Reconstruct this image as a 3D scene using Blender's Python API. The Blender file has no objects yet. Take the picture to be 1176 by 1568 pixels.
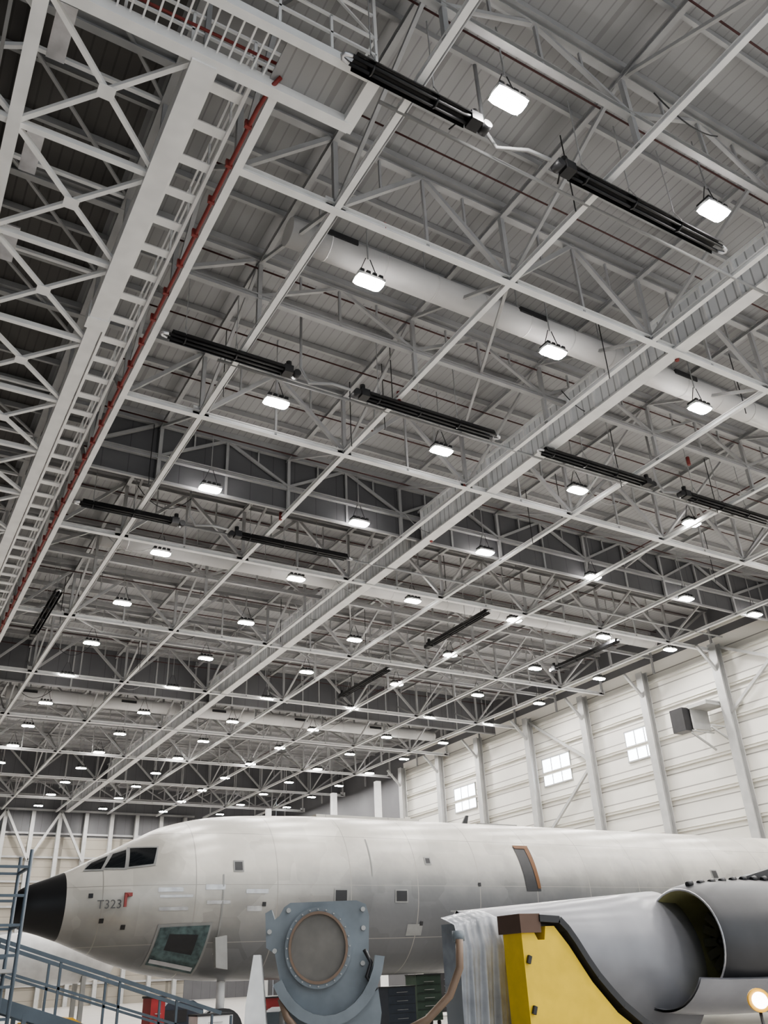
import bpy, bmesh, math, random
from mathutils import Vector, Matrix
random.seed(4)
CAMH=1.6
H=17.0
# ------------------------------------------------------------------ materials
def newmat(name):
    m=bpy.data.materials.new(name); m.use_nodes=True
    nt=m.node_tree; b=nt.nodes["Principled BSDF"]
    return m,nt,b
def paint(name,col,rough=.5,metal=0.0,var=.12,scale=3.0,bump=0.0,detail=3):
    m,nt,b=newmat(name)
    tc=nt.nodes.new("ShaderNodeTexCoord"); n=nt.nodes.new("ShaderNodeTexNoise")
    n.inputs["Scale"].default_value=scale; n.inputs["Detail"].default_value=detail
    nt.links.new(tc.outputs["Object"],n.inputs["Vector"])
    r=nt.nodes.new("ShaderNodeValToRGB")
    r.color_ramp.elements[0].position=.3; r.color_ramp.elements[1].position=.7
    r.color_ramp.elements[0].color=tuple(c*(1-var) for c in col)+(1,)
    r.color_ramp.elements[1].color=tuple(min(1,c*(1+var)) for c in col)+(1,)
    nt.links.new(n.outputs["Fac"],r.inputs["Fac"]); nt.links.new(r.outputs["Color"],b.inputs["Base Color"])
    b.inputs["Roughness"].default_value=rough; b.inputs["Metallic"].default_value=metal
    if bump:
        bp=nt.nodes.new("ShaderNodeBump"); bp.inputs["Strength"].default_value=bump; bp.inputs["Distance"].default_value=.02
        nt.links.new(n.outputs["Fac"],bp.inputs["Height"]); nt.links.new(bp.outputs["Normal"],b.inputs["Normal"])
    return m
def emis(name,col,s):
    m,nt,b=newmat(name)
    b.inputs["Base Color"].default_value=col+(1,)
    b.inputs["Emission Color"].default_value=col+(1,); b.inputs["Emission Strength"].default_value=s
    return m
def seam_mat(name,col,seams,rough=.5,var=.08,nscale=.8,dark=.55,metal=0,zgrad=None,bump=0):
    m,nt,b=newmat(name); L=nt.links
    tc=nt.nodes.new("ShaderNodeTexCoord"); sx=nt.nodes.new("ShaderNodeSeparateXYZ"); L.new(tc.outputs["Object"],sx.inputs[0])
    prev=None
    for ax,per,wd,off in seams:
        a=nt.nodes.new("ShaderNodeMath"); a.operation='ADD'; a.inputs[1].default_value=off+1000*per; L.new(sx.outputs[ax],a.inputs[0])
        d=nt.nodes.new("ShaderNodeMath"); d.operation='MODULO'; d.inputs[1].default_value=per; L.new(a.outputs[0],d.inputs[0])
        l=nt.nodes.new("ShaderNodeMath"); l.operation='LESS_THAN'; l.inputs[1].default_value=wd; L.new(d.outputs[0],l.inputs[0])
        if prev is None: prev=l
        else:
            mx=nt.nodes.new("ShaderNodeMath"); mx.operation='MAXIMUM'; L.new(prev.outputs[0],mx.inputs[0]); L.new(l.outputs[0],mx.inputs[1]); prev=mx
    n=nt.nodes.new("ShaderNodeTexNoise"); n.inputs["Scale"].default_value=nscale; n.inputs["Detail"].default_value=4; L.new(tc.outputs["Object"],n.inputs["Vector"])
    r=nt.nodes.new("ShaderNodeValToRGB"); r.color_ramp.elements[0].position=.3; r.color_ramp.elements[1].position=.7
    r.color_ramp.elements[0].color=tuple(c*(1-var) for c in col)+(1,); r.color_ramp.elements[1].color=tuple(min(1,c*(1+var)) for c in col)+(1,)
    L.new(n.outputs["Fac"],r.inputs["Fac"])
    src=r.outputs["Color"]
    if zgrad:   # shade painted into the lower side, fading at the nose, + re-skinned panels
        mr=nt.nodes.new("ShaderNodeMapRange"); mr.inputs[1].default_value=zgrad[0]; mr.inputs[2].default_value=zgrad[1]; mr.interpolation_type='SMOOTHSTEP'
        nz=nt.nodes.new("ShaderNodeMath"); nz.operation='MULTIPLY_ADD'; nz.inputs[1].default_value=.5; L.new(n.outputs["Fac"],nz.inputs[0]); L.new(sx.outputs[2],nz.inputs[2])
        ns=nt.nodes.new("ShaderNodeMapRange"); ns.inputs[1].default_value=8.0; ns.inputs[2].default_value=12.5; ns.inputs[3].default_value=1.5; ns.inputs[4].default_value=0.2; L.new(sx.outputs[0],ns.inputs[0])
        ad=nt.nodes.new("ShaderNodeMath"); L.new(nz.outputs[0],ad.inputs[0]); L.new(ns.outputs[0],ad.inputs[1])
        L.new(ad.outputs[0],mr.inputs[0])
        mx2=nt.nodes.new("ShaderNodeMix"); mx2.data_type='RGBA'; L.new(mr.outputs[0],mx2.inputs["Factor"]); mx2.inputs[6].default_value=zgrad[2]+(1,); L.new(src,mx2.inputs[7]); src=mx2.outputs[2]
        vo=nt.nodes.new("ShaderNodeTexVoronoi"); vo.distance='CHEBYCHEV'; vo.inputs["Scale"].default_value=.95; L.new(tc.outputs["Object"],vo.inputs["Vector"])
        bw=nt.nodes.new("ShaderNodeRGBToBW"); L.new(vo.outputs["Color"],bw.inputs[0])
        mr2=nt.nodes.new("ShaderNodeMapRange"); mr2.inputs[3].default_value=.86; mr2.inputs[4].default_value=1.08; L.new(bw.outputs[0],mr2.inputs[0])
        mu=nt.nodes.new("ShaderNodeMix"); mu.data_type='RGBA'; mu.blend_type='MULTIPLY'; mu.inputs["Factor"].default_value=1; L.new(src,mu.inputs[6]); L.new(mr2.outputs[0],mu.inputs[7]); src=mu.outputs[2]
    mix=nt.nodes.new("ShaderNodeMix"); mix.data_type='RGBA'
    L.new(prev.outputs[0],mix.inputs["Factor"]); L.new(src,mix.inputs[6]); mix.inputs[7].default_value=tuple(c*dark for c in col)+(1,)
    L.new(mix.outputs[2],b.inputs["Base Color"]); b.inputs["Roughness"].default_value=rough; b.inputs["Metallic"].default_value=metal
    if bump:
        n2=nt.nodes.new("ShaderNodeTexNoise"); n2.inputs["Scale"].default_value=2.2; n2.inputs["Detail"].default_value=2; L.new(tc.outputs["Object"],n2.inputs["Vector"])
        bp=nt.nodes.new("ShaderNodeBump"); bp.inputs["Strength"].default_value=bump; bp.inputs["Distance"].default_value=.05
        L.new(n2.outputs["Fac"],bp.inputs["Height"]); L.new(bp.outputs["Normal"],b.inputs["Normal"])
    return m
M={}
M['steel']=paint("steel_white_paint",(.80,.80,.795),.5,0,.05,2,0,1)
M['steel2']=paint("steel_grey_paint",(.36,.36,.36),.55,0,.06,2,0,1)
M['colm']=paint("wall_column_paint",(.42,.42,.41),.55,0,.06,2,0,1)
M['dark']=paint("dark_metal",(.03,.03,.032),.45)
M['black']=paint("black_reflector",(.010,.010,.011),.3)
M['alu']=paint("bare_aluminium",(.6,.6,.62),.3,.8)
M['red']=paint("red_pipe_paint",(.22,.04,.035),.5)
M['dkred']=paint("dark_red_pipe",(.07,.025,.023),.5)
M['deck']=seam_mat("roof_deck",(.315,.315,.317),[(0,.30,.04,0),(0,3.0,.12,.4)],.6,.12,.25,.78)
M['deckl']=seam_mat("roof_deck_shaded_bay",(.10,.095,.09),[(0,.30,.05,0)],.6,.2,.25,.7)  # darker deck copy: dimness of the left bay put into its colour
M['wall']=seam_mat("wall_panel",(.76,.74,.68),[(2,.95,.07,0)],.6,.06,.3,.42)
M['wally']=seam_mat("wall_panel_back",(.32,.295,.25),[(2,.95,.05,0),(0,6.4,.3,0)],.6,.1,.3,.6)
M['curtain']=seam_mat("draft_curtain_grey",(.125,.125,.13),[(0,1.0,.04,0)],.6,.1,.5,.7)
M['panel']=seam_mat("white_rib_panel",(.70,.71,.72),[(1,.32,.05,0)],.5,.05,.5,.55)
M['floor']=paint("concrete_floor",(.45,.43,.40),.3,0,.1,.5)
M['duct']=paint("duct_paint",(.66,.65,.64),.5,0,.04,.6)
M['light']=emis("lamp_lens",(1.0,.97,.94),340.0)
M['lens2']=emis("small_lamp",(1.0,.95,.9),6.0)
M['glass']=emis("window_daylight",(.82,.88,.95),6.0)
# ------------------------------------------------------------------ mesh builder
class MB:
    def __init__(s,name,mats):
        s.name=name; s.mats=mats; s.v=[]; s.f=[]; s.m=[]; s.sm=[]
    def quad(s,pts,mi=0,sm=False):
        b=len(s.v); s.v+= [tuple(p) for p in pts]; s.f.append(tuple(range(b,b+len(pts)))); s.m.append(mi); s.sm.append(sm)
    def box(s,lo,hi,mi=0):
        x0,y0,z0=lo; x1,y1,z1=hi; b=len(s.v)
        s.v+=[(x0,y0,z0),(x1,y0,z0),(x1,y1,z0),(x0,y1,z0),(x0,y0,z1),(x1,y0,z1),(x1,y1,z1),(x0,y1,z1)]
        for q in ((0,3,2,1),(4,5,6,7),(0,1,5,4),(1,2,6,5),(2,3,7,6),(3,0,4,7)):
            s.f.append(tuple(b+i for i in q)); s.m.append(mi); s.sm.append(False)
    def beam(s,p,q,w,h,mi=0):
        p=Vector(p); q=Vector(q); d=(q-p).normalized()
        up=Vector((0,0,1)) if abs(d.z)<.95 else Vector((0,1,0))
        r=d.cross(up).normalized(); u=r.cross(d).normalized(); r=r*w/2; u=u*h/2; b=len(s.v)
        for c in (p,q):
            for a,e in ((-1,-1),(1,-1),(1,1),(-1,1)): s.v.append(tuple(c+r*a+u*e))
        for k in ((0,3,2,1),(4,5,6,7),(0,1,5,4),(1,2,6,5),(2,3,7,6),(3,0,4,7)):
            s.f.append(tuple(b+i for i in k)); s.m.append(mi); s.sm.append(False)
    def hbeam(s,p,q,w,h,mi=0,t=.03):
        p=Vector(p); q=Vector(q); d=(q-p).normalized()
        up=Vector((0,0,1)) if abs(d.z)<.95 else Vector((1,0,0))
        r=d.cross(up).normalized(); u=r.cross(d).normalized()
        s.beam(p+u*h/2,q+u*h/2,w,t,mi); s.beam(p-u*h/2,q-u*h/2,w,t,mi); s.beam(p,q,t,h,mi)
    def tube(s,pts,rad,mi=0,n=10,caps=True):
        pts=[Vector(p) for p in pts]; rs=rad if isinstance(rad,(list,tuple)) else [rad]*len(pts)
        rings=[]; ref=None
        for i,p in enumerate(pts):
            d=(pts[min(i+1,len(pts)-1)]-pts[max(i-1,0)]).normalized()
            if ref is None: ref=Vector((0,0,1)) if abs(d.z)<.9 else Vector((1,0,0))
            r=d.cross(ref).normalized(); u=r.cross(d).normalized(); ref=u
            b=len(s.v); rings.append(b)
            for k in range(n):
                a=2*math.pi*k/n; s.v.append(tuple(p+(r*math.cos(a)+u*math.sin(a))*rs[i]))
        for i in range(len(rings)-1):
            for k in range(n):
                a=rings[i]+k; c=rings[i]+(k+1)%n; d2=rings[i+1]+(k+1)%n; e=rings[i+1]+k
                s.f.append((a,c,d2,e)); s.m.append(mi); s.sm.append(True)
        if caps:
            s.f.append(tuple(rings[0]+k for k in range(n))[::-1]); s.m.append(mi); s.sm.append(False)
            s.f.append(tuple(rings[-1]+k for k in range(n))); s.m.append(mi); s.sm.append(False)
    def prism(s,poly,f0,f1,mi=0):
        b=len(s.v); n=len(poly)
        s.v+=[tuple(f0(p)) for p in poly]+[tuple(f1(p)) for p in poly]
        s.f.append(tuple(range(b,b+n))); s.m.append(mi); s.sm.append(False)
        s.f.append(tuple(range(b+n,b+2*n))[::-1]); s.m.append(mi); s.sm.append(False)
        for i in range(n):
            j=(i+1)%n; s.f.append((b+i,b+n+i,b+n+j,b+j)); s.m.append(mi); s.sm.append(False)
    def done(s,parent=None,mw=None,fixn=True):
        me=bpy.data.meshes.new(s.name); me.from_pydata(s.v,[],s.f)
        for m in s.mats: me.materials.append(m)
        me.polygons.foreach_set("material_index",s.m); me.polygons.foreach_set("use_smooth",s.sm)
        if fixn:
            bm=bmesh.new(); bm.from_mesh(me); bmesh.ops.recalc_face_normals(bm,faces=bm.faces); bm.to_mesh(me); bm.free()
        me.update()
        o=bpy.data.objects.new(s.name,me); bpy.context.collection.objects.link(o)
        if mw is not None: o.matrix_world=mw
        if parent: o.parent=parent
        return o
def empty(name):
    e=bpy.data.objects.new(name,None); bpy.context.collection.objects.link(e); return e
ZF=-CAMH
ZC=H; ZT=19.7; ZR=20.0
XW=44.5; YB=102.0; XL=-14.0; YN=-12.0
XA=4.5; YE=YB-.8
# ------------------------------------------------------------------ shell
b=MB("floor",[M['floor']]); b.box((XL-.2,YN-20,ZF-.2),(XW+.2,YB+.2,ZF)); b.done()
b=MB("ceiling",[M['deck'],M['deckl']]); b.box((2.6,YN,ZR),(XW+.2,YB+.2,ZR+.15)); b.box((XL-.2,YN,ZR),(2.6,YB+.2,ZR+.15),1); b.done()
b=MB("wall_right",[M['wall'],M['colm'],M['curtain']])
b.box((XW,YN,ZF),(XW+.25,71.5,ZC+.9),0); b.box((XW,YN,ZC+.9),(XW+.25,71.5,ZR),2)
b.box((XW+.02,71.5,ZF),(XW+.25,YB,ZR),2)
for k in range(-2,11):
    z=ZF+1.9*k+3
    if ZF<z<ZR-1: b.hbeam((XW-.1,YN,z),(XW-.1,71.5,z),.2,.16,0)
b.done()
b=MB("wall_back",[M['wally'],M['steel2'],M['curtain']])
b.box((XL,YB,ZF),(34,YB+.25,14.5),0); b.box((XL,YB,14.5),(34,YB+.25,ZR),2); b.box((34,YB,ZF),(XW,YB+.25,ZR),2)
for k in range(8):
    b.beam((XL,YB-.1,ZF+2+2.4*k),(34,YB-.1,ZF+2+2.4*k),.2,.2,1)
b.done()
b=MB("wall_left",[M['curtain'],M['steel2']]); b.box((XL-.25,YN,ZF),(XL,YB,ZR),0)
for k in range(24): b.beam((XL+.2,YN+2+4.5*k,ZF),(XL+.2,YN+2+4.5*k,ZR),.3,.4,1)
b.done()
b=MB("wall_column_row",[M['colm'],M['steel']])
for t in (.46,.60,.745,.885,1.02,1.165,1.315,1.45,1.595):
    y=t*XW
    x=XW-.55
    b.box((x-.26,y-.28,ZF),(x-.2,y+.28,ZC+.3),0)
    b.box((x+.2,y-.28,ZF),(x+.26,y+.28,ZC+.3),0)
    b.box((x-.2,y-.03,ZF),(x+.2,y+.03,ZC+.3),0)
    b.beam((x,y,ZC-1.6),(x-1.6,y,ZC),.16,.16,0)
for (t0,t1,z0,z1) in ((1.02,1.165,12.6,17),(1.165,1.02,8.,12.6),(.60,.745,14,17.2),(.60,.745,17.2,13.0),(.46,.60,9,14),(.60,.46,9,14)):
    b.beam((XW-.35,t0*XW,z0),(XW-.35,t1*XW,z1),.18,.18,0)
for i in range(18):
    x=-12+2.8*i
    if x<33: b.box((x-.2,YB-.6,ZF),(x+.2,YB-.1,ZC),0)
for i in range(0,11,2):
    x=-12+2.8*i; b.beam((x,YB-.7,12),(x+2.8,YB-.7,17),.25,.25,0); b.beam((x+5.6,YB-.7,12),(x+2.8,YB-.7,17),.25,.25,0)
for (x,y,m_) in ((40.2,78,1),(37.5,88,0),(41.5,71.5,1)):
    b.box((x-.25,y-.25,ZF),(x+.25,y+.25,ZC-1),m_)
b.done()
i=1
for (a,c) in ((.89,.95),(1.08,1.15),(1.35,1.42)):
    wb=MB("window_%d"%i,[M['glass'],M['colm']]); i+=1
    y0,y1=a*XW,c*XW; z0,z1=11.95,13.95; X=XW-.06
    wb.box((X,y0,z0),(X+.03,y1,z1),0)
    for z in (z0,z1): wb.box((X-.06,y0-.05,z-.05),(X+.05,y1+.05,z+.05),1)
    wb.box((X-.03,y0,(z0+z1)/2-.03),(X+.05,y1,(z0+z1)/2+.03),1)
    n=3
    for k in range(n+1):
        y=y0+(y1-y0)*k/n; wb.box((X-.04,y-.03,z0),(X+.05,y+.03,z1),1)
    wb.done()
wb=MB("wall_unit_heater",[M['colm'],M['dark'],M['colm']])
y0=33.5
for (yy,zz) in ((y0,12.2),(y0+1.4,12.2),(y0,13.7),(y0+1.4,13.7)): wb.beam((XW-.1,yy,zz),(XW-2,yy,zz),.08,.08,0)
wb.box((XW-2.0,y0,13.5),(XW-.3,y0+1.4,13.7),0); wb.box((XW-1.9,y0+1.3,12.3),(XW-.4,y0+1.4,13.5),0)
wb.box((XW-2.45,y0+1.5,12.2),(XW-1.7,y0+2.5,13.6),1); wb.beam((XW-2.0,y0+2.0,12.8),(XW-.1,y0+2.0,12.8),.1,.1,1)
wb.beam((XW-.1,y0,11.2),(XW-2,y0,12.1),.1,.1,2); wb.beam((XW-.1,y0+1.5,11.2),(XW-2,y0+1.5,12.1),.1,.1,2)
wb.done()
# ------------------------------------------------------------------ roof structure
xs=[7.14+5.53*i for i in range(7)]
ys=[13.35+5.02*k for k in range(-4,18)]
t=MB("roof_truss_structure",[M['steel'],M['steel2']])
allx=[XA]+xs+[XW-.3]
for k,y in enumerate(ys):
    main=(k%2==0)
    zb=ZC if main else ZC+1.15
    if main: t.hbeam((XA,y,ZC),(XW-.2,y,ZC),.21,.18,0)
    else: t.hbeam((XA,y,zb),(XW-.2,y,zb),.17,.17,1)
    t.hbeam((XA,y,ZT),(XW-.2,y,ZT),.2,.2,1)
    t.hbeam((XL+.1,y,ZT),(XA,y,ZT),.2,.2,1)
    for i in range(len(allx)-1):
        a,c=allx[i],allx[i+1]; m=(a+c)/2
        wd=.14 if main else .11
        if c-a>4.5:
            t.beam((a,y,zb+.05),(m,y,ZT),wd,wd,1); t.beam((m,y,ZT),(c,y,zb+.05),wd,wd,1)
            t.beam((m,y,zb),(m,y,ZT),.08,.08,1)
            q=(3*a+c)/4; t.beam((q,y,(zb+ZT)/2),(q,y,ZT),.06,.06,1)
            q=(a+3*c)/4; t.beam((q,y,(zb+ZT)/2),(q,y,ZT),.06,.06,1)
        else: t.beam((a,y,zb),(c,y,ZT),.13,.13,1)
        t.beam((c,y,ZC),(c,y,ZT),.13,.13,1)
        if main: t.box((c-.28,y-.015,ZC-.1),(c+.28,y+.015,ZC+.32),0)
for j,x in enumerate(xs):
    t.hbeam((x,YN,ZC),(x,YE,ZC),.17,.14,0)
    t.hbeam((x,YN,ZT-.15),(x,YE,ZT-.15),.16,.16,1)
    for k in range(len(ys)-1):
        a,c=ys[k],ys[k+1]
        if k%2==0: t.beam((x,a,ZC+.05),(x,c,ZT-.1),.10,.10,1)
        else: t.beam((x,a,ZT-.1),(x,c,ZC+.05),.10,.10,1)
y=YN+.1
while y<YE:
    t.beam((XL+.1,y,ZR-.12),(XW-.1,y,ZR-.12),.10,.22,1); y+=1.673
for (a,c,e,g) in ((1,4,2,6),(4,6,5,8),(2,8,3,10),(5,10,6,12),(0,10,1,12),(3,12,4,14)):
    t.beam((xs[a],ys[c],ZC+.1),(xs[e],ys[g],ZT-.3),.09,.09,1)
t.hbeam((XA,11.2,ZC),(XA,YE,ZC),.2,.22,0)
for k in range(len(ys)-1):
    a,c=ys[k],ys[k+1]; m=(a+c)/2
    t.beam((XA,a,ZC),(XA,m,ZT),.12,.12,1); t.beam((XA,m,ZT),(XA,c,ZC),.12,.12,1); t.beam((XA,a,ZC),(XA,a,ZT),.14,.14,1)
t.done(fixn=False)
g=MB("roof_longitudinal_girder",[M['panel'],M['steel'],M['colm']])
GX=19.35
g.box((GX-.02,YN,ZC+.1),(GX+.02,YE,ZC+1.6),0)
g.box((GX-.24,YN,ZC-.05),(GX+.24,YE,ZC+.02),1); g.box((GX-.12,YN,ZC+1.55),(GX+.12,YE,ZC+1.65),1)
y=YN+.1
while y<YE:
    g.box((GX-.16,y-.03,ZC),(GX+.16,y+.03,ZC+1.55),1); y+=1.255
g.done(fixn=False)
for n,(yy) in enumerate((28.55,56.4,84.3)):
    g=MB("smoke_draft_curtain",[M['curtain'],M['steel2']])
    g.box((XA,yy-.02,ZC+.15),(XW-.2,yy+.02,ZR-.02),0)
    g.box((XA,yy-.06,ZC+.1),(XW-.2,yy+.06,ZC+.2),1)
    x=XA+2.7
    while x<XW-1: g.box((x-.05,yy-.08,ZC+.2),(x+.05,yy-.02,ZR-.05),1); x+=2.765
    g.done(fixn=False)
p=MB("sprinkler_pipe_network",[M['dkred'],M['steel2'],M['red']])
y=6.
while y<60:
    p.tube([(XA,y,ZT-.35),(XW-1,y,ZT-.35)],.028,0,6); y+=3.1
for x in (21.5,32.5): p.tube([(x,YN,ZT-.5),(x,YE,ZT-.5)],.03,0,6)
for (x,y) in ((8.6,13.4),(12.7,19.5),(18.1,23.4),(12.6,29),(19.6,13.6),(25,18),(19.5,28)):
    p.tube([(x,y,ZC-.1),(x,y,ZC+.25)],.07,2,8)
p.done(fixn=False)
p=MB("gas_supply_pipe",[M['steel2']])
for y in (10.2,20.3,31.3): p.tube([(6.6,y,ZC-.05),(XW-2,y,ZC-.05)],.05,0,6)
p.done(fixn=False)
p=MB("electrical_cable_drops",[M['dark'],M['steel2']])
for i in range(46):
    x=random.choice(xs[:6])+random.uniform(-.4,.4); y=random.uniform(7,60); L_=random.uniform(.5,1.4)
    if i%2: p.tube([(x,y,ZT-.2),(x,y,ZC+.2),(x+.05,y+.05,ZC-.25*L_)],.018,0,5)
    else:
        pts=[(x+2.3*u,y+.1*u,ZC+.9-L_*4*u*(1-u)*.7) for u in [k/8 for k in range(9)]]
        p.tube(pts,.018,i%4//2,5)
for x in xs[:6:2]: p.tube([(x+.22,YN,ZC+.16),(x+.22,YE,ZC+.16)],.03,1,6)
p.done(fixn=False)
def duct(y,x0,x1,z=18.35,r=.42):
    d=MB("round_air_duct",[M['duct'],M['steel2'],M['dark']])
    d.tube([(x0,y,z),(x1,y,z)],r,0,28)
    x=x0+1.2
    while x<x1: d.tube([(x-.02,y,z),(x+.02,y,z)],r+.012,0,28); x+=1.8
    x=x0+.9
    while x<x1:
        d.box((x,y-r-.05,z+.02),(x+1.1,y-r+.12,z+.2),2); x+=7
    x=x0+1
    while x<x1: d.beam((x,y,z+r),(x,y,ZR),.03,.03,1); x+=3.6
    d.done(fixn=False)
duct(15.75,6.9,XW-2); duct(36.6,6.9,XW-2); duct(63,6.9,XW-2)
# ------------------------------------------------------------------ high-bay lights
def rrect(x,y,z,a,c,r,n=5):
    pts=[]
    for (cx,cy,s) in ((x+a-r,y+c-r,0),(x-a+r,y+c-r,90),(x-a+r,y-c+r,180),(x+a-r,y-c+r,270)):
        for k in range(n):
            t_=math.radians(s+90*k/(n-1)); pts.append((cx+r*math.cos(t_),cy+r*math.sin(t_),z))
    return pts
l=MB("high_bay_light_array",[M['light'],M['steel2'],M['dark']])
for i in range(6):
    x=(.538+.3925*i)*H if i<5 else 2.435*H
    for k in range(-2,15):
        y=(.519+.376*k)*H
        if y>YB-1.5: continue
        z=ZC-.02
        l.quad(rrect(x,y,z,.43,.23,.16)[::-1],0)
        l.box((x-.42,y-.22,z+.015),(x+.42,y+.22,z+.11),1)
        for u in (-.3,-.1,.1,.3): l.box((x+u-.06,y-.2,z+.11),(x+u+.06,y+.2,z+.24),2)
        for u in (-.35,.35): l.beam((x+u,y,z+.12),(x+u*.2,y,z+.9),.02,.02,2)
        l.beam((x,y,z+.9),(x,y,ZT),.03,.03,1)
l.done(fixn=False)
# ------------------------------------------------------------------ infrared tube heaters
def heater(x0,x1,y,flip=False,alongy=False):
    e=MB("infrared_tube_heater",[M['black'],M['dark'],M['alu'],M['steel2']])
    z=ZC-.22
    prof=[(-.21,-.10),(-.13,.09),(.13,.09),(.21,-.10)]
    for i in range(3):
        a,c=prof[i],prof[i+1]
        e.quad([(x0,y+a[0],z+a[1]),(x1,y+a[0],z+a[1]),(x1,y+c[0],z+c[1]),(x0,y+c[0],z+c[1])],0)
        e.quad([(x0,y+a[0],z+a[1]+.015),(x1,y+a[0],z+a[1]+.015),(x1,y+c[0],z+c[1]+.015),(x0,y+c[0],z+c[1]+.015)],0)
    for dy in (-.09,.09): e.tube([(x0-.1,y+dy,z-.06),(x1+.05,y+dy,z-.06)],.045,1,8)
    bx=x1 if not flip else x0
    s=1 if not flip else -1
    e.box((min(bx,bx+s*.3),y-.16,z-.15),(max(bx,bx+s*.3),y+.16,z+.13),1)
    e.tube([(bx+s*.45,y-.14,z-.05),(bx+s*.45,y+.14,z-.05)],.12,1,12)
    e.tube([(bx+s*.2,y,z+.1),(bx+s*.2,y,z+.35)],.09,1,10)
    e.tube([(bx+s*.1,y+.1,z+.1),(bx+s*.05,y+.3,z+.35),(bx-s*.1,y+.6,z+.25)],.02,1,6)
    ox=x0 if not flip else x1
    e.tube([(ox-s*.1,y-.09,z-.06),(ox-s*.26,y-.06,z-.06),(ox-s*.3,y,z-.06),(ox-s*.26,y+.06,z-.06),(ox-s*.1,y+.09,z-.06)],.05,2,8)
    x=x0+.4
    while x<x1:
        e.tube([(x-.02,y,z-.02),(x+.02,y,z-.02)],.16,1,8)
        e.beam((x,y-.16,z+.05),(x,y,z+.5),.02,.02,3); e.beam((x,y+.16,z+.05),(x,y,z+.5),.02,.02,3); e.beam((x,y,z+.5),(x,y,ZT),.022,.022,3); x+=1.6
    if alongy: e.v=[(v[1],v[0],v[2]) for v in e.v]
    e.done(fixn=False)
for r,yy in enumerate((9.5,19.6,30.8)):
    for (a,c,fl) in ((.29,.50,False),(.68,.98,True),(1.12,1.42,False),(1.57,1.87,True),(2.0,2.3,False)):
        if r==0 and a==.29: a=.33
        if r==2 and a>1: continue
        heater(a*H,c*H,yy,fl)
heater(33.5,39,26.6,False,True); heater(40,46,5.9,False,True); heater(44,50,26.6,False,True); heater(34,39.5,36.5,False,True)
f=MB("heater_flue_pipe",[M['steel2']])
for (x,y) in ((9.3,9.9),(9.3,20),(25.4,20),(9.3,31)):
    f.tube([(x,y,ZR-.02),(x,y,ZC+.4),(x+.3,y,ZC-.1),(x+1.0,y-.3,ZC-.1),(x+1.6,y-.4,ZC-.2)],.05,0,8)
f.done(fixn=False)
# ------------------------------------------------------------------ left lattice walkway
s=MB("overhead_lattice_walkway",[M['steel'],M['steel2'],M['alu']])
BX=2.9; LX=-.3; LL=-4.0; Y0=11.1
s.box((BX-.26,Y0,ZC-.2),(BX+.26,20.0,ZC+.35),0)
s.box((BX-.20,20.0,ZC-.15),(BX+.20,YE,ZC+.30),0)
s.box((BX-.30,19.9,ZC-.23),(BX+.30,20.4,ZC+.38),0)
s.box((LX-.14,YN,ZC-.14),(LX+.14,YE,ZC+.18),0)
s.box((LL-.16,YN,ZC-.16),(LL+.16,YE,ZC+.2),0)
s.box((LX-.12,YN,ZC+2.6),(LX+.12,YE,ZC+2.8),0); s.box((BX-.12,Y0,ZC+2.6),(BX+.12,YE,ZC+2.8),1)
y=Y0; st=3.4; n=0
while y<YE-4:
    s.beam((LX,y,ZC),(BX,y,ZC),.15,.15,0)
    s.beam((LX,y,ZC),(BX,y+st,ZC),.11,.11,0); s.beam((BX,y,ZC),(LX,y+st,ZC),.11,.11,0)
    s.box(((LX+BX)/2-.18,y+st/2-.18,ZC-.08),((LX+BX)/2+.18,y+st/2+.18,ZC-.06),0)
    s.beam((LL,y,ZC),(LX,y,ZC),.16,.16,0); s.beam((LL,y,ZC),(LX,y+st,ZC+.1),.11,.11,0)
    s.beam((LX,y,ZC),(LX,y,ZC+2.7),.13,.13,0); s.beam((LX,y,ZC),(LX,y+st,ZC+2.7),.10,.10,0)
    s.beam((BX,y,ZC),(BX,y,ZC+2.7),.11,.11,1)
    s.beam((LX,y,ZC+2.7),(BX,y,ZC+2.7),.11,.11,0); s.beam((LL,y,ZC+.1),(LX,y,ZC+2.7),.11,.11,0)
    s.beam((LX,y,ZC+2.7),(BX,y+st,ZC+2.7),.08,.08,1)
    s.beam((LX+.5,y+1.0,ZC+1.2),(LX+.5,y+2.4,ZC+1.2),.4,.05,2)
    y+=st; n+=1
for x in (-.9,-1.3,-2.2): s.beam((x,YN,ZC+1.9),(x,YE,ZC+1.9),.08,.08,1)
y=YN
while y<Y0:
    s.beam((LL,y,ZC),(LX,y,ZC),.16,.16,0); s.beam((LL,y,ZC),(LX,y+st,ZC+.1),.12,.12,0); s.beam((LX,y,ZC),(LX,y,ZC+2.7),.14,.14,0); y+=st
s.box((LX,Y0-.16,ZC-.15),(6.3,Y0+.1,ZC+.18),0)
y=Y0+.6
while y<YE:
    s.box((BX+.34,y,ZC+.25),(4.0,y+.26,ZC+.29),0); y+=1.05
s.box((BX+.3,Y0,ZC+.15),(BX+.38,YE,ZC+.3),0); s.box((3.98,Y0,ZC+.15),(4.06,YE,ZC+.3),0)
y=Y0
while y<60:
    s.beam((4.02,y,ZC+.3),(4.02,y,ZC+1.4),.05,.05,0); y+=1.5
for z in (.85,1.4): s.beam((4.02,Y0,ZC+z),(4.02,YE,ZC+z),.05,.05,0)
s.done(fixn=False)
p=MB("red_fire_main_pipe",[M['red'],M['steel']])
p.tube([(4.5,10.8,ZC+.1),(4.36,11.0,ZC-.08),(4.3,11.6,ZC-.1),(4.28,YE,ZC-.1)],.05,0,8)
y=Y0+1
while y<YE: p.box((4.2,y-.04,ZC-.17),(4.36,y+.04,ZC+.05),0); y+=1.2
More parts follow.
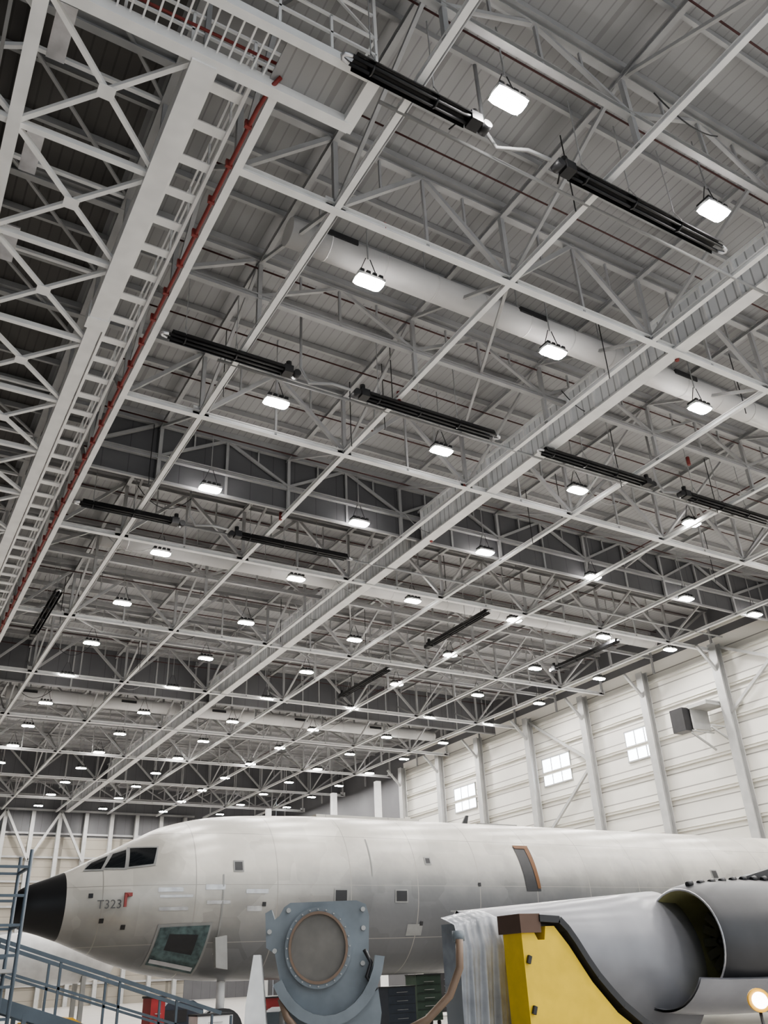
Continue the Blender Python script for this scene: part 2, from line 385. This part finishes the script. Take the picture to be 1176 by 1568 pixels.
p.tube([(-2,10.85,ZC+.45),(5.2,10.7,ZC+.35)],.035,0,8)
p.done(fixn=False)
s=MB("service_platform_gantry",[M['steel'],M['steel2'],M['deck']])
s.box((LX,9.7,ZC-.1),(6.35,9.9,ZC+.15),0); s.box((6.12,9.7,ZC-.12),(6.4,11.2,ZC+.2),0)
s.box((4.3,9.9,ZC+.1),(6.2,11.0,ZC+.14),2)
x=LX
while x<4.3: s.box((x,9.9,ZC+.1),(x+.04,11.0,ZC+.16),0); x+=.26
for x in (LX,1.2,2.6,4.0,5.2,6.3):
    for y in (9.75,11.1):
        s.beam((x,y,ZC+.2),(x,y,ZC+1.35),.06,.06,0)
for z in (.75,1.35):
    for y in (9.75,11.1): s.beam((LX,y,ZC+z),(6.3,y,ZC+z),.06,.06,0)
    s.beam((6.3,9.75,ZC+z),(6.3,11.1,ZC+z),.06,.06,0)
for x in (4.3,6.3): s.beam((x,9.75,ZC+1.3),(x,9.75,ZR),.08,.08,0)
s.beam((4.3,9.75,ZC+2.2),(6.3,9.75,ZC+2.2),.06,.06,0); s.beam((4.3,9.75,ZC+1.35),(5.3,9.75,ZC+2.2),.05,.05,0); s.beam((5.3,9.75,ZC+2.2),(6.3,9.75,ZC+1.35),.05,.05,0)
s.done(fixn=False)
# ------------------------------------------------------------------ aircraft
YC=24.0
def interp(tab,x):
    if x<=tab[0][0]: return tab[0][1:]
    for i in range(len(tab)-1):
        if x<=tab[i+1][0]:
            a=tab[max(i-1,0)]; b_=tab[i]; c=tab[i+1]; d=tab[min(i+2,len(tab)-1)]
            u=(x-b_[0])/(c[0]-b_[0]); h=c[0]-b_[0]; out=[]
            for k in range(1,len(b_)):
                m0=(c[k]-a[k])/(c[0]-a[0]) ; m1=(d[k]-b_[k])/(d[0]-b_[0])
                out.append((2*u**3-3*u*u+1)*b_[k]+(u**3-2*u*u+u)*h*m0+(-2*u**3+3*u*u)*c[k]+(u**3-u*u)*h*m1)
            return out
    return tab[-1][1:]
TAB=[(3.60,1.85,1.65,.1),(3.65,2.08,1.42,.33),(3.8,2.22,1.30,.47),(4.3,2.42,1.15,.66),(4.8,2.62,.98,.86),(5.2,2.82,.82,1.03),
     (5.75,3.08,.60,1.24),(6.4,3.42,.38,1.45),(7.1,3.74,.2,1.6),(8.5,4.04,.03,1.77),(10.5,4.16,-.02,1.85),(12.5,4.20,-.03,1.87),(34,4.20,-.03,1.87),(38,4.2,.9,1.5),(43.5,4.0,2.6,.5)]
def sect(x): return interp(TAB,x)
def side(x,z,off=.012):
    t_,b_,w_=sect(x); zc=(t_+b_)/2; hz=(t_-b_)/2
    c=max(-1,min(1,(z-zc)/hz)); sn=math.sqrt(max(0,1-c*c))
    return (x,YC-(w_+off)*sn,zc+(hz+off)*c)
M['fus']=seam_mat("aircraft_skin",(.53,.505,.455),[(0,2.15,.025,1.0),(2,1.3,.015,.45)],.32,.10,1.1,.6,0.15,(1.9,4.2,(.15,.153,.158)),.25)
M['skin2']=paint("bare_skin_glint",(.50,.50,.50),.25,.3,.2,5)  # pale strips paint glints onto the bare nose skin
M['radome']=paint("black_radome",(.010,.010,.011),.4)
M['glassd']=paint("cockpit_glass",(.01,.012,.014),.08)
M['frame']=paint("window_frame_grey",(.26,.26,.25),.5)
M['orange']=paint("door_seal_orange",(.13,.055,.015),.5)
M['hatch']=paint("hatch_interior",(.08,.115,.115),.5,0,.5,6)
M['decal']=paint("grey_marking",(.12,.12,.12),.6)
plane=empty("jet_airliner")
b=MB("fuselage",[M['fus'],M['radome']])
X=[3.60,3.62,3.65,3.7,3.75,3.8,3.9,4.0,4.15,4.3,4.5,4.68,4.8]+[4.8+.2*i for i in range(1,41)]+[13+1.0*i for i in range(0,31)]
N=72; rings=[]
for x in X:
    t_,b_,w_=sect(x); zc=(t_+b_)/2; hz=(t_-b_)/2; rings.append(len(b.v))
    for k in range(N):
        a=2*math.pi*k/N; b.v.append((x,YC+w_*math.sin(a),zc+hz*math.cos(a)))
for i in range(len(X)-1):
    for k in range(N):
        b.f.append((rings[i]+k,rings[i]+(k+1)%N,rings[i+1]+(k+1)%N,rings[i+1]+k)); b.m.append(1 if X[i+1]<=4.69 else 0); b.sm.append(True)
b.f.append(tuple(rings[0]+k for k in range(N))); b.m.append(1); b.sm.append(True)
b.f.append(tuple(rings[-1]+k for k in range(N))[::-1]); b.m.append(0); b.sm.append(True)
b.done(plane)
def patch(mb,q,mi,off,n=8):
    g=[]
    for i in range(n+1):
        for j in range(n+1):
            u=i/n; v=j/n
            x=(q[0][0]*(1-u)+q[1][0]*u)*(1-v)+(q[3][0]*(1-u)+q[2][0]*u)*v
            z=(q[0][1]*(1-u)+q[1][1]*u)*(1-v)+(q[3][1]*(1-u)+q[2][1]*u)*v
            g.append(side(x,z,off))
    bb=len(mb.v); mb.v+=g
    for i in range(n):
        for j in range(n):
            a=bb+i*(n+1)+j; mb.f.append((a,a+n+1,a+n+2,a+1)); mb.m.append(mi); mb.sm.append(True)
def grow(q,d):
    cx=sum(p[0] for p in q)/4; cz=sum(p[1] for p in q)/4
    return [(p[0]+(d if p[0]>cx else -d),p[1]+(d if p[1]>cz else -d)) for p in q]
w=MB("windows_and_doors",[M['glassd'],M['frame'],M['orange'],M['hatch'],M['dark'],M['alu'],M['skin2']])
for q in ([(6.02,2.60),(6.58,2.66),(6.70,3.06),(6.12,3.08)],[(5.5,2.60),(5.93,2.58),(6.03,3.04),(5.74,2.95)],[(5.08,2.58),(5.42,2.57),(5.62,2.90),(5.25,2.74)]):
    patch(w,grow(q,.045),1,.012); patch(w,q,0,.022)
def rect(x,z,a,c): return [(x-a,z-c),(x+a,z-c),(x+a,z+c),(x-a,z+c)]
for (x,z,a,c) in ((11.6,1.90,.17,.13),(13.5,1.89,.17,.13),(8.7,2.6,.10,.10),(14.5,2.83,.07,.07),(26.5,2.6,.12,.12),(29.2,2.65,.12,.12)):
    patch(w,rect(x,z,a+.04,c+.04),1,.012); patch(w,rect(x,z,a,c),4,.02)
for (x,z) in ((5.5,1.4),(6.0,1.25),(9.4,1.7),(10.2,1.1),(14.2,1.2),(16.2,2.2),(5.2,1.95)): patch(w,rect(x,z,.05,.05),4,.015,2)
for (x,z,a,c) in ((8.3,1.5,.02,.9),(14.0,1.05,.25,.14),(15.5,1.5,.35,.02),(12.6,2.9,.02,.5)): patch(w,rect(x,z,a,c),1,.01)
for (x,z,a,c) in ((7.0,2.05,.3,.05),(7.15,1.9,.4,.03),(8.1,2.1,.25,.06),(8.2,1.75,.3,.04),(9.2,2.0,.3,.05),(9.15,1.6,.2,.06),(7.1,1.62,.35,.04)): patch(w,rect(x,z,a,c),6,.008,3)
q=[(17.95,2.03),(18.5,2.03),(18.45,3.33),(17.85,3.33)]
patch(w,q,4,.015); patch(w,[(18.38,2.1),(18.5,2.1),(18.42,3.28),(18.26,3.28)],2,.025); patch(w,[(17.9,3.26),(18.4,3.26),(18.45,3.36),(17.83,3.36)],2,.028)
q=[(6.75,.46),(7.95,.22),(8.05,1.25),(6.85,1.22)]
patch(w,grow(q,.06),1,.015); patch(w,q,3,.025); patch(w,[(7.05,.75),(7.75,.62),(7.8,1.05),(7.1,1.08)],4,.03); patch(w,[(6.8,.5),(7.9,.28),(7.9,.36),(6.8,.58)],5,.035)
w.done(plane,fixn=False)
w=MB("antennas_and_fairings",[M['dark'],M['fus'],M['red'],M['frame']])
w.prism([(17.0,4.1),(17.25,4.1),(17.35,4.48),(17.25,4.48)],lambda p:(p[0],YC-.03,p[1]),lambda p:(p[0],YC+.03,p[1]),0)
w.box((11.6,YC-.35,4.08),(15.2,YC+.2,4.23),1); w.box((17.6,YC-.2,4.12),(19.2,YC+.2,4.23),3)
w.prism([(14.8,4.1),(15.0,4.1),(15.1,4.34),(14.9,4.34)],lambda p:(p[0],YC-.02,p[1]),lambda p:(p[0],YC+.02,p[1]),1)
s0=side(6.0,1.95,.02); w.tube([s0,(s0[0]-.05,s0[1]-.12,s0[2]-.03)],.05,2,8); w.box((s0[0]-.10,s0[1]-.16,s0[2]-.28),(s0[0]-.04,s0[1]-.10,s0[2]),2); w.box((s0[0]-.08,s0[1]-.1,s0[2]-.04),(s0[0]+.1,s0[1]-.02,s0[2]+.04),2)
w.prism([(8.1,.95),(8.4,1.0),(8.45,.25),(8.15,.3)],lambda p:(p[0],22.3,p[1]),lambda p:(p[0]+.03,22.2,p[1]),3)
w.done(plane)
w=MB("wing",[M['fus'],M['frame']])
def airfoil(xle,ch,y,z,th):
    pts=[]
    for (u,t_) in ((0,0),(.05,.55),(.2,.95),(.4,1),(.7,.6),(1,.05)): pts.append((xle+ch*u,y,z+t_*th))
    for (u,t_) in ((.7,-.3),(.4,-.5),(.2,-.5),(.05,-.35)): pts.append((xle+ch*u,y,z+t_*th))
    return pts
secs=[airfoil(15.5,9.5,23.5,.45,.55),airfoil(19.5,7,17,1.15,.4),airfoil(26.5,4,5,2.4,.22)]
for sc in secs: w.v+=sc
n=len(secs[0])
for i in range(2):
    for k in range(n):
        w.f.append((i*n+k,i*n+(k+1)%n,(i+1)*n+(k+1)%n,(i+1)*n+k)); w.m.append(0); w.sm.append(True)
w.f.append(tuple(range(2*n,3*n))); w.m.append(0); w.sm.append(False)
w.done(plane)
gr=MB("landing_gear",[M['dark'],M['steel']])
for (x,y) in ((9.0,23.8),(9.0,24.2),(20.5,21.4),(20.5,26.6),(21.8,21.4),(21.8,26.6)):
    R=.5
    gr.tube([(x,y-.16,ZF+R),(x,y+.16,ZF+R)],R,0,24); gr.tube([(x,y-.17,ZF+R),(x,y+.17,ZF+R)],.2,1,12)
for (x,y) in ((9.0,24),(21.1,21.4),(21.1,26.6)):
    gr.tube([(x,y,ZF+.5),(x,y,.5)],.11,1,10)
gr.beam((20.5,21.4,ZF+.5),(21.8,21.4,ZF+.5),.15,.15,1); gr.beam((20.5,26.6,ZF+.5),(21.8,26.6,ZF+.5),.15,.15,1)
gr.done(plane)
tc=bpy.data.curves.new("nose_number","FONT"); tc.body="T323"; tc.size=.28; tc.extrude=.002; tc.materials.append(M['decal'])
to=bpy.data.objects.new("nose_number",tc); bpy.context.collection.objects.link(to)
p0=Vector(side(5.35,1.66,.03)); p1=Vector(side(5.98,1.66,.03)); dx=(p1-p0).normalized(); up=Vector((0,0,1)); nn=dx.cross(up).normalized(); up=nn.cross(dx)
mm=Matrix((dx,up,nn)).transposed().to_4x4(); mm.translation=p0+nn*.03; to.matrix_world=mm; to.parent=plane
M['nac']=paint("nacelle_dark_grey",(.04,.04,.043),.4,0,.15,1.5)
M['nacin']=paint("nacelle_inner_olive",(.30,.29,.15),.4,0,.2,2)
M['cowl']=paint("cowl_light_grey",(.25,.25,.265),.3,0,.2,.9)
na=MB("engine_nacelle",[M['nac'],M['nacin'],M['alu'],M['dark'],M['cowl']])
NX,NY,NZ=13.15,11.95,.27
def revolve(mb,cx,cy,cz,prof,n=48):
    R=[]
    for (xo,r,mi) in prof:
        R.append(len(mb.v))
        for k in range(n):
            a=2*math.pi*k/n; mb.v.append((cx+xo,cy+r*math.cos(a),cz+r*math.sin(a)))
    for i in range(len(prof)-1):
        for k in range(n):
            mb.f.append((R[i]+k,R[i]+(k+1)%n,R[i+1]+(k+1)%n,R[i+1]+k)); mb.m.append(prof[i+1][2]); mb.sm.append(True)
revolve(na,NX,NY,NZ,[(1.5,.05,3),(1.5,.70,3),(.9,.74,1),(.3,.76,1),(.08,.80,1),(.0,.84,1),(-.02,.86,2),(.0,.88,2),(.12,.93,0),(.5,1.0,0),(1.5,1.05,0),(3,1.03,0),(4.6,.85,0),(4.6,.0,0)])
for k in range(18):
    a=2*math.pi*k/18
    na.beam((NX+1.3,NY+.12*math.cos(a),NZ+.12*math.sin(a)),(NX+1.3,NY+.7*math.cos(a),NZ+.7*math.sin(a)),.03,.14,2)
na.tube([(NX+1.2,NY,NZ),(NX+1.0,NY,NZ),(NX+.85,NY,NZ)],[.16,.12,.03],0,16)
for k in range(9):
    na.tube([(NX+.12+.3*k,NY-.2,NZ+.93+.02*min(k,5)),(NX+.24+.3*k,NY-.2,NZ+.96+.02*min(k,5))],.05,3,8)
na.prism([(13.9,1.15),(17.5,1.15),(21,1.9),(17,1.75)],lambda p:(p[0],NY-.12,p[1]),lambda p:(p[0],NY+.12,p[1]),0)
LR=[(-.75,1.0),(-.2,1.06),(.6,1.10),(2.0,1.13),(4.0,1.1)]; K=26
for lay in (0,.04):
    bs=[]
    for li,(xo,r) in enumerate(LR):
        bs.append(len(na.v))
        for k in range(K+1):
            a=math.radians(212+116*k/K); na.v.append((NX+xo,NY+(r+lay)*math.cos(a),NZ+(r+lay)*math.sin(a)))
    for i in range(len(LR)-1):
        for k in range(K): na.f.append((bs[i]+k,bs[i]+k+1,bs[i+1]+k+1,bs[i+1]+k)); na.m.append(4); na.sm.append(True)
na.done(plane,fixn=False)
c=MB("engine_cowl_on_stand",[M['cowl'],M['dark'],M['colm']])
pr=[(0,.05),(.03,.3),(.4,.52),(1.3,.74),(2.3,.95),(3.6,1.15),(4.5,1.25)]
R=[]
for (xo,r) in pr:
    R.append(len(c.v))
    for k in range(48):
        a=2*math.pi*k/48; c.v.append((9.0+xo,13.0+r*.9*math.cos(a),(.88+.07*xo)-r+r*math.sin(a)))
for i in range(len(pr)-1):
    for k in range(48): c.f.append((R[i]+k,R[i]+(k+1)%48,R[i+1]+(k+1)%48,R[i+1]+k)); c.m.append(0); c.sm.append(True)
c.f.append(tuple(R[-1]+k for k in range(48))); c.m.append(1); c.sm.append(False)
for x in (10.5,12.8):
    for y in (12.6,13.4): c.beam((x,y,ZF),(x,y,-.4),.1,.1,2)
    c.beam((x,12.5,-1.35),(x,13.5,-1.35),.1,.1,2)
c.box((10.3,12.5,ZF+.15),(13,12.7,ZF+.3),2); c.box((10.3,13.4,ZF+.15),(13,13.6,ZF+.3),2)
c.done()
M['yellow']=paint("yellow_stand_paint",(.76,.53,.045),.5,0,.08,4)
M['rust']=paint("rust_brown",(.12,.075,.055),.7)
ys_=MB("yellow_maintenance_stand",[M['yellow'],M['dark'],M['rust'],M['steel']])
YY=10.4; DD=.42; SX=.24
poly=[(8.02,ZF+.15),(8.02,.42),(8.25,.42),(8.30,.33),(8.42,.33),(8.46,.50),(8.62,.50),(8.85,.25),(9.2,-.22),(9.6,-.62),(10.2,-1.0),(10.8,ZF+.15)]
poly=[(a+SX,c_) for a,c_ in poly]
ys_.prism(poly,lambda p:(p[0],YY,p[1]),lambda p:(p[0],YY+DD,p[1]),0)
edge=[(8.32,.60),(8.68,.58),(8.82,.46),(8.95,.30),(9.12,.06),(9.28,-.14),(9.48,-.34),(9.68,-.52),(10.0,-.74),(10.28,-.9),(10.9,-1.3)]
for i in range(len(edge)-1):
    a,d=edge[i],edge[i+1]; ys_.beam((a[0]+SX,YY+.3,a[1]),(d[0]+SX,YY+.3,d[1]),.75,.09,1)
ys_.box((8.22,YY-.05,.42),(8.58,YY+DD+.05,.66),2)
for x in (8.4,10.8):
    for y in (YY+.1,YY+DD-.1): ys_.tube([(x,y-.05,ZF+.12),(x,y+.05,ZF+.12)],.12,1,14)
for z in (.1,-.5): ys_.beam((8.3,YY-.03,z),(8.35,YY-.03,z-.02),.04,.1,1)
ys_.done()
M['plastic']=paint("plastic_sheeting",(.33,.34,.36),.22,0,.25,3)
pl=MB("draped_plastic_sheet",[M['plastic'],M['steel2']])
nx,nz=80,20
for j in range(nz+1):
    for i in range(nx+1):
        u=i/nx; v=j/nz
        x=7.80+.82*u+.06*(1-v)*(u-.5)-.05*v; fold=(.05*math.sin(u*21+2*v)+.03*math.sin(u*47+v*5))*(.15+v)
        z=.80-.16*abs(u-.7)**1.2-(2.38-.16*abs(u-.7)**1.2)*v
        pl.v.append((x,11.35+fold-.20*min(v*5,1)*.8+(.3 if v==0 else 0),z))
for j in range(nz):
    for i in range(nx):
        a=j*(nx+1)+i; pl.f.append((a,a+1,a+nx+2,a+nx+1)); pl.m.append(0); pl.sm.append(True)
pl.box((8.0,11.5,-.2),(8.5,12.0,.62),0); pl.box((8.0,11.5,ZF),(8.1,12.0,-.2),1); pl.box((8.40,11.5,ZF),(8.5,12.0,-.2),1)
pl.done(fixn=False)
# ------------------------------------------------------------------ engine module
M['blue']=paint("blue_grey_paint",(.19,.215,.235),.45,0,.15,3)
M['tan']=paint("tan_cover",(.17,.16,.145),.6,0,.15,4)
M['white']=paint("white_paint",(.80,.80,.79),.4)
M['brown']=paint("brown_hose",(.20,.14,.10),.5)
en=MB("jet_engine_on_transport_cradle",[M['blue'],M['tan'],M['white'],M['brown'],M['dark'],M['colm']])
def f0(p): return (p[0],-.1,p[1])
def f1(p): return (p[0],.35,p[1])
house=[(-.66,.02),(-.68,.42),(-.60,.46),(-.56,.34),(-.50,.38),(-.44,.48),(-.36,.53),(.50,.53),(.62,.48),(.66,.35),(.64,-.10),(.74,-.42),(.78,-.75),(.70,-1.2),(-.40,-1.2),(-.42,-.62),(-.48,-.35),(-.55,-.05)]
en.prism(house,f0,f1,0)
def ringz(cy0,cy1,r0,r1,mi,n=48):
    a0=len(en.v)
    for k in range(n):
        a=2*math.pi*k/n
        for (r,y) in ((r0,cy0),(r1,cy0),(r1,cy1),(r0,cy1)): en.v.append((r*math.cos(a),y,r*math.sin(a)*1.1))
    for k in range(n):
        j=(k+1)%n
        for q in range(4):
            en.f.append((a0+4*k+q,a0+4*k+(q+1)%4,a0+4*j+(q+1)%4,a0+4*j+q)); en.m.append(mi); en.sm.append(False)
ringz(-.22,-.08,.345,.375,3); ringz(-.20,-.08,.375,.42,0)
n=48; a0=len(en.v)
for k in range(n):
    a=2*math.pi*k/n; en.v.append((.355*math.cos(a),-.17,.355*math.sin(a)*1.1))
en.f.append(tuple(a0+k for k in range(n))); en.m.append(1); en.sm.append(False)
en.tube([(0,.3,0),(0,1.0,0),(0,2.6,0)],[.5,.55,.42],0,32)
for k in range(12):
    a=math.pi*(1.15+.8*k/12); a2=math.pi*(1.15+.8*(k+1)/12)
    en.prism([(.62*math.cos(a),.75*math.sin(a)),(.74*math.cos(a),.87*math.sin(a)),(.74*math.cos(a2),.87*math.sin(a2)),(.62*math.cos(a2),.75*math.sin(a2))],lambda p:(p[0]+.1,-.28,p[1]),lambda p:(p[0]+.1,-.05,p[1]),0)
en.tube([(-.46,-.2,-.55),(-.38,-.25,-.75),(-.2,-.25,-.95),(0,-.25,-1.05)],.045,3,10)
en.tube([(1.80,-.2,.02),(1.78,-.2,-.3),(1.63,-.2,-.6),(1.33,-.2,-.85),(.95,-.2,-1.0)],.05,3,10)
en.tube([(1.80,-.15,.12),(1.80,-.15,.0)],.08,0,10); en.box((1.2,-.1,-1.5),(1.9,.4,-1.1),0)
en.tube([(.58,-.2,-.05),(.66,-.22,-.2),(.60,-.22,-.35),(.72,-.22,-.5)],.025,4,8)
en.prism([(-.80,-.06),(-.72,-.06),(-.62,-.9),(-.58,-1.7),(-.92,-1.7),(-.88,-.6)],lambda p:(p[0],-.35,p[1]),lambda p:(p[0],.1,p[1]),2)
FB=ZF-.36
en.box((-.9,-.3,-1.55),(1.9,2.8,-1.40),0)
en.box((-.7,.4,-1.42),(-.5,2.6,-.7),0); en.box((.55,.4,-1.42),(.75,2.6,-.6),0)
for (x,z) in ((-.62,.2),(-.55,-.02),(.58,.42),(.58,.2),(-.38,.44),(.56,-.2)): en.tube([(x,-.14,z),(x,-.09,z)],.03,5,8)
for k in range(24):
    a=2*math.pi*k/24; en.tube([(.398*math.cos(a),-.22,.435*math.sin(a)),(.398*math.cos(a),-.19,.435*math.sin(a))],.01,5,6)
for x in (-.8,.9):
    for y in (0,2.5): en.tube([(x-.08,y,FB+.2),(x+.08,y,FB+.2)],.2,4,16)
ang=-math.atan2(5.4,11)
en.done(mw=Matrix.Translation((5.42,11.0,.33))@Matrix.Rotation(ang,4,'Z'))
# ------------------------------------------------------------------ stair stand + scaffold
M['bluest']=paint("stair_blue_grey",(.09,.115,.14),.5)
st_=MB("mobile_boarding_stairs",[M['bluest'],M['colm']])
A=(1.4,.55); B=(6.6,-1.25)
for y in (17.0,18.0):
    st_.beam((A[0],y,A[1]-.35),(B[0],y,B[1]-.25),.06,.2,0)
    st_.beam((A[0],y,A[1]+.55),(B[0]-.2,y,B[1]+.75),.06,.06,0); st_.beam((A[0],y,A[1]+.1),(B[0],y,B[1]+.3),.04,.04,0)
    for k in range(6):
        u=k/5; x=A[0]+(B[0]-A[0])*u; z=A[1]+(B[1]-A[1])*u; st_.beam((x,y,z-.35),(x,y,z+.55+.15*u),.04,.04,0)
    for x in (1.6,3.0,4.4): st_.beam((x,y,ZF+.1),(x,y,A[1]-.35-(x-A[0])*.34),.07,.07,0)
for k in range(12):
    u=(k+.5)/12; x=A[0]+(B[0]-A[0])*u; z=A[1]-.33+(B[1]-A[1]+.1)*u; st_.box((x-.18,17,z),(x+.18,18,z+.03),1)
for x in (1.7,4.4):
    for y in (17,18): st_.tube([(x,y-.05,ZF+.15),(x,y+.05,ZF+.15)],.15,0,14)
st_.done()
sc=MB("maintenance_scaffold",[M['bluest'],M['colm']])
for (x,y) in ((1.9,15.5),(2.5,15.5),(1.9,16.5),(2.5,16.5)): sc.tube([(x,y,ZF),(x,y,2.0)],.03,0,8)
for k in range(8):
    z=ZF+.4+k*.42
    for y in (15.5,16.5): sc.beam((1.9,y,z),(2.5,y,z),.04,.04,0)
    if k%2: sc.beam((1.9,15.5,z),(1.9,16.5,z),.04,.04,0); sc.beam((2.5,15.5,z),(2.5,16.5,z),.04,.04,0)
sc.box((1.85,15.5,.25),(2.55,16.5,.3),1)
sc.done()
wn=MB("covered_engine_pod",[M['white'],M['colm']])
RR=[(3.2,.1),(3.3,.4),(3.7,.6),(4.6,.68),(6.5,.66),(7.2,.5),(7.4,.1)]
wn.tube([(x,28.5,.78) for x,_ in RR],[r for _,r in RR],0,28)
for x in (4.2,6.4):
    wn.beam((x,28,ZF),(x,28,.3),.12,.12,1); wn.beam((x,29,ZF),(x,29,.3),.12,.12,1); wn.beam((x,28,.2),(x,29,.2),.12,.12,1)
wn.done()
# ------------------------------------------------------------------ ground equipment
M['eqred']=paint("tool_red",(.33,.035,.035),.4); M['eqyel']=paint("tool_yellow",(.60,.34,.04),.45); M['eqblue']=paint("tool_blue",(.04,.05,.07),.4); M['green']=paint("tool_green",(.05,.08,.06),.5)
def cabinet(x,y,w_,d,h,mat):
    c=MB("rolling_tool_cabinet",[mat,M['dark'],M['colm']])
    c.box((x,y,ZF+.15),(x+w_,y+d,ZF+h),0); c.box((x-.02,y-.02,ZF+h),(x+w_+.02,y+d+.02,ZF+h+.04),1)
    k=ZF+.25
    while k<ZF+h-.15: c.box((x+.03,y-.015,k),(x+w_-.03,y-.005,k+.01),1); c.box((x+.3*w_,y-.03,k+.09),(x+.7*w_,y-.01,k+.105),2); k+=.24
    for a in (.1,w_-.1):
        for e in (.1,d-.1): c.tube([(x+a-.03,y+e,ZF+.08),(x+a+.03,y+e,ZF+.08)],.08,1,12)
    c.done()
for (x,y,w_,d,h,m) in ((6.0,20,.3,.6,1.35,M['eqred']),(7.2,20.5,.8,.6,.95,M['white']),(15.5,26.5,1.0,.7,1.2,M['eqblue']),(17.5,28,1.0,.7,1.5,M['green']),(19.5,27.5,1.2,.7,1.2,M['eqred']),(13.8,29,1.2,.7,1.4,M['colm']),(11.4,27,.7,.7,1.1,M['eqred']),(21.5,33,1.5,.8,1.6,M['dark'])):
    cabinet(x,y,w_,d,h,m)
def cart(x,y,mat):
    c=MB("ground_power_cart",[mat,M['dark'],M['steel']])
    poly=[(0,.35),(0,.8),(.25,1.05),(1.1,1.1),(1.45,.9),(1.5,.35)]
    c.prism([(x+p[0],ZF+p[1]) for p in poly],lambda p:(p[0],y,p[1]),lambda p:(p[0],y+.9,p[1]),0)
    c.box((x+.1,y-.02,ZF+.5),(x+.9,y-.005,ZF+.85),1)
    for a in (.25,1.25):
        for e in (.05,.85): c.tube([(x+a,y+e-.06,ZF+.22),(x+a,y+e+.06,ZF+.22)],.22,1,16)
    c.box((x-.05,y+.05,ZF+.3),(x+1.55,y+.85,ZF+.4),1)
    c.tube([(x+1.5,y+.45,ZF+.35),(x+2.1,y+.45,ZF+.2)],.03,1,8)
    c.done()
cart(3.3,19.8,M['eqyel']); cart(16.6,30.5,M['eqyel']); cart(9.6,31,M['eqblue'])
bl=MB("orange_work_lamp",[M['eqyel'],M['lens2'],M['dark']])
bl.tube([(9.9,8.0,-.47),(9.95,8.06,-.47)],[.13,.13],0,20); bl.tube([(9.86,7.96,-.47),(9.9,8.0,-.47)],[.09,.09],1,20)
bl.tube([(9.92,8.04,-.6),(9.92,8.04,ZF+.03)],.02,2,8)
for a in (0,2.1,4.2): bl.beam((9.92,8.04,ZF+.3),(9.92+.35*math.cos(a),8.04+.35*math.sin(a),ZF+.01),.02,.02,2)
bl.done()
# ------------------------------------------------------------------ world, camera
for o in list(bpy.context.scene.objects):
    if o.parent is None: o.location.z+=CAMH
wd=bpy.data.worlds.new("world"); bpy.context.scene.world=wd; wd.use_nodes=True
bg=wd.node_tree.nodes["Background"]; bg.inputs[0].default_value=(.78,.84,.9,1); bg.inputs[1].default_value=1.5
try:
    vs=bpy.context.scene.view_settings; vs.view_transform='AgX'; vs.look='AgX - Medium High Contrast'; vs.exposure=.15
except Exception as ex: print(ex)
cd=bpy.data.cameras.new("camera"); cd.sensor_fit='HORIZONTAL'; cd.sensor_width=36; cd.lens=1298/1176*36; cd.clip_end=400
co=bpy.data.objects.new("camera",cd); bpy.context.collection.objects.link(co)
mm=Matrix(((.86427,-.20875,-.45766),(-.50133,-.43202,-.74968),(-.04123,.87737,-.47804))).to_4x4(); mm.translation=(0,0,CAMH)
co.matrix_world=mm; bpy.context.scene.camera=co
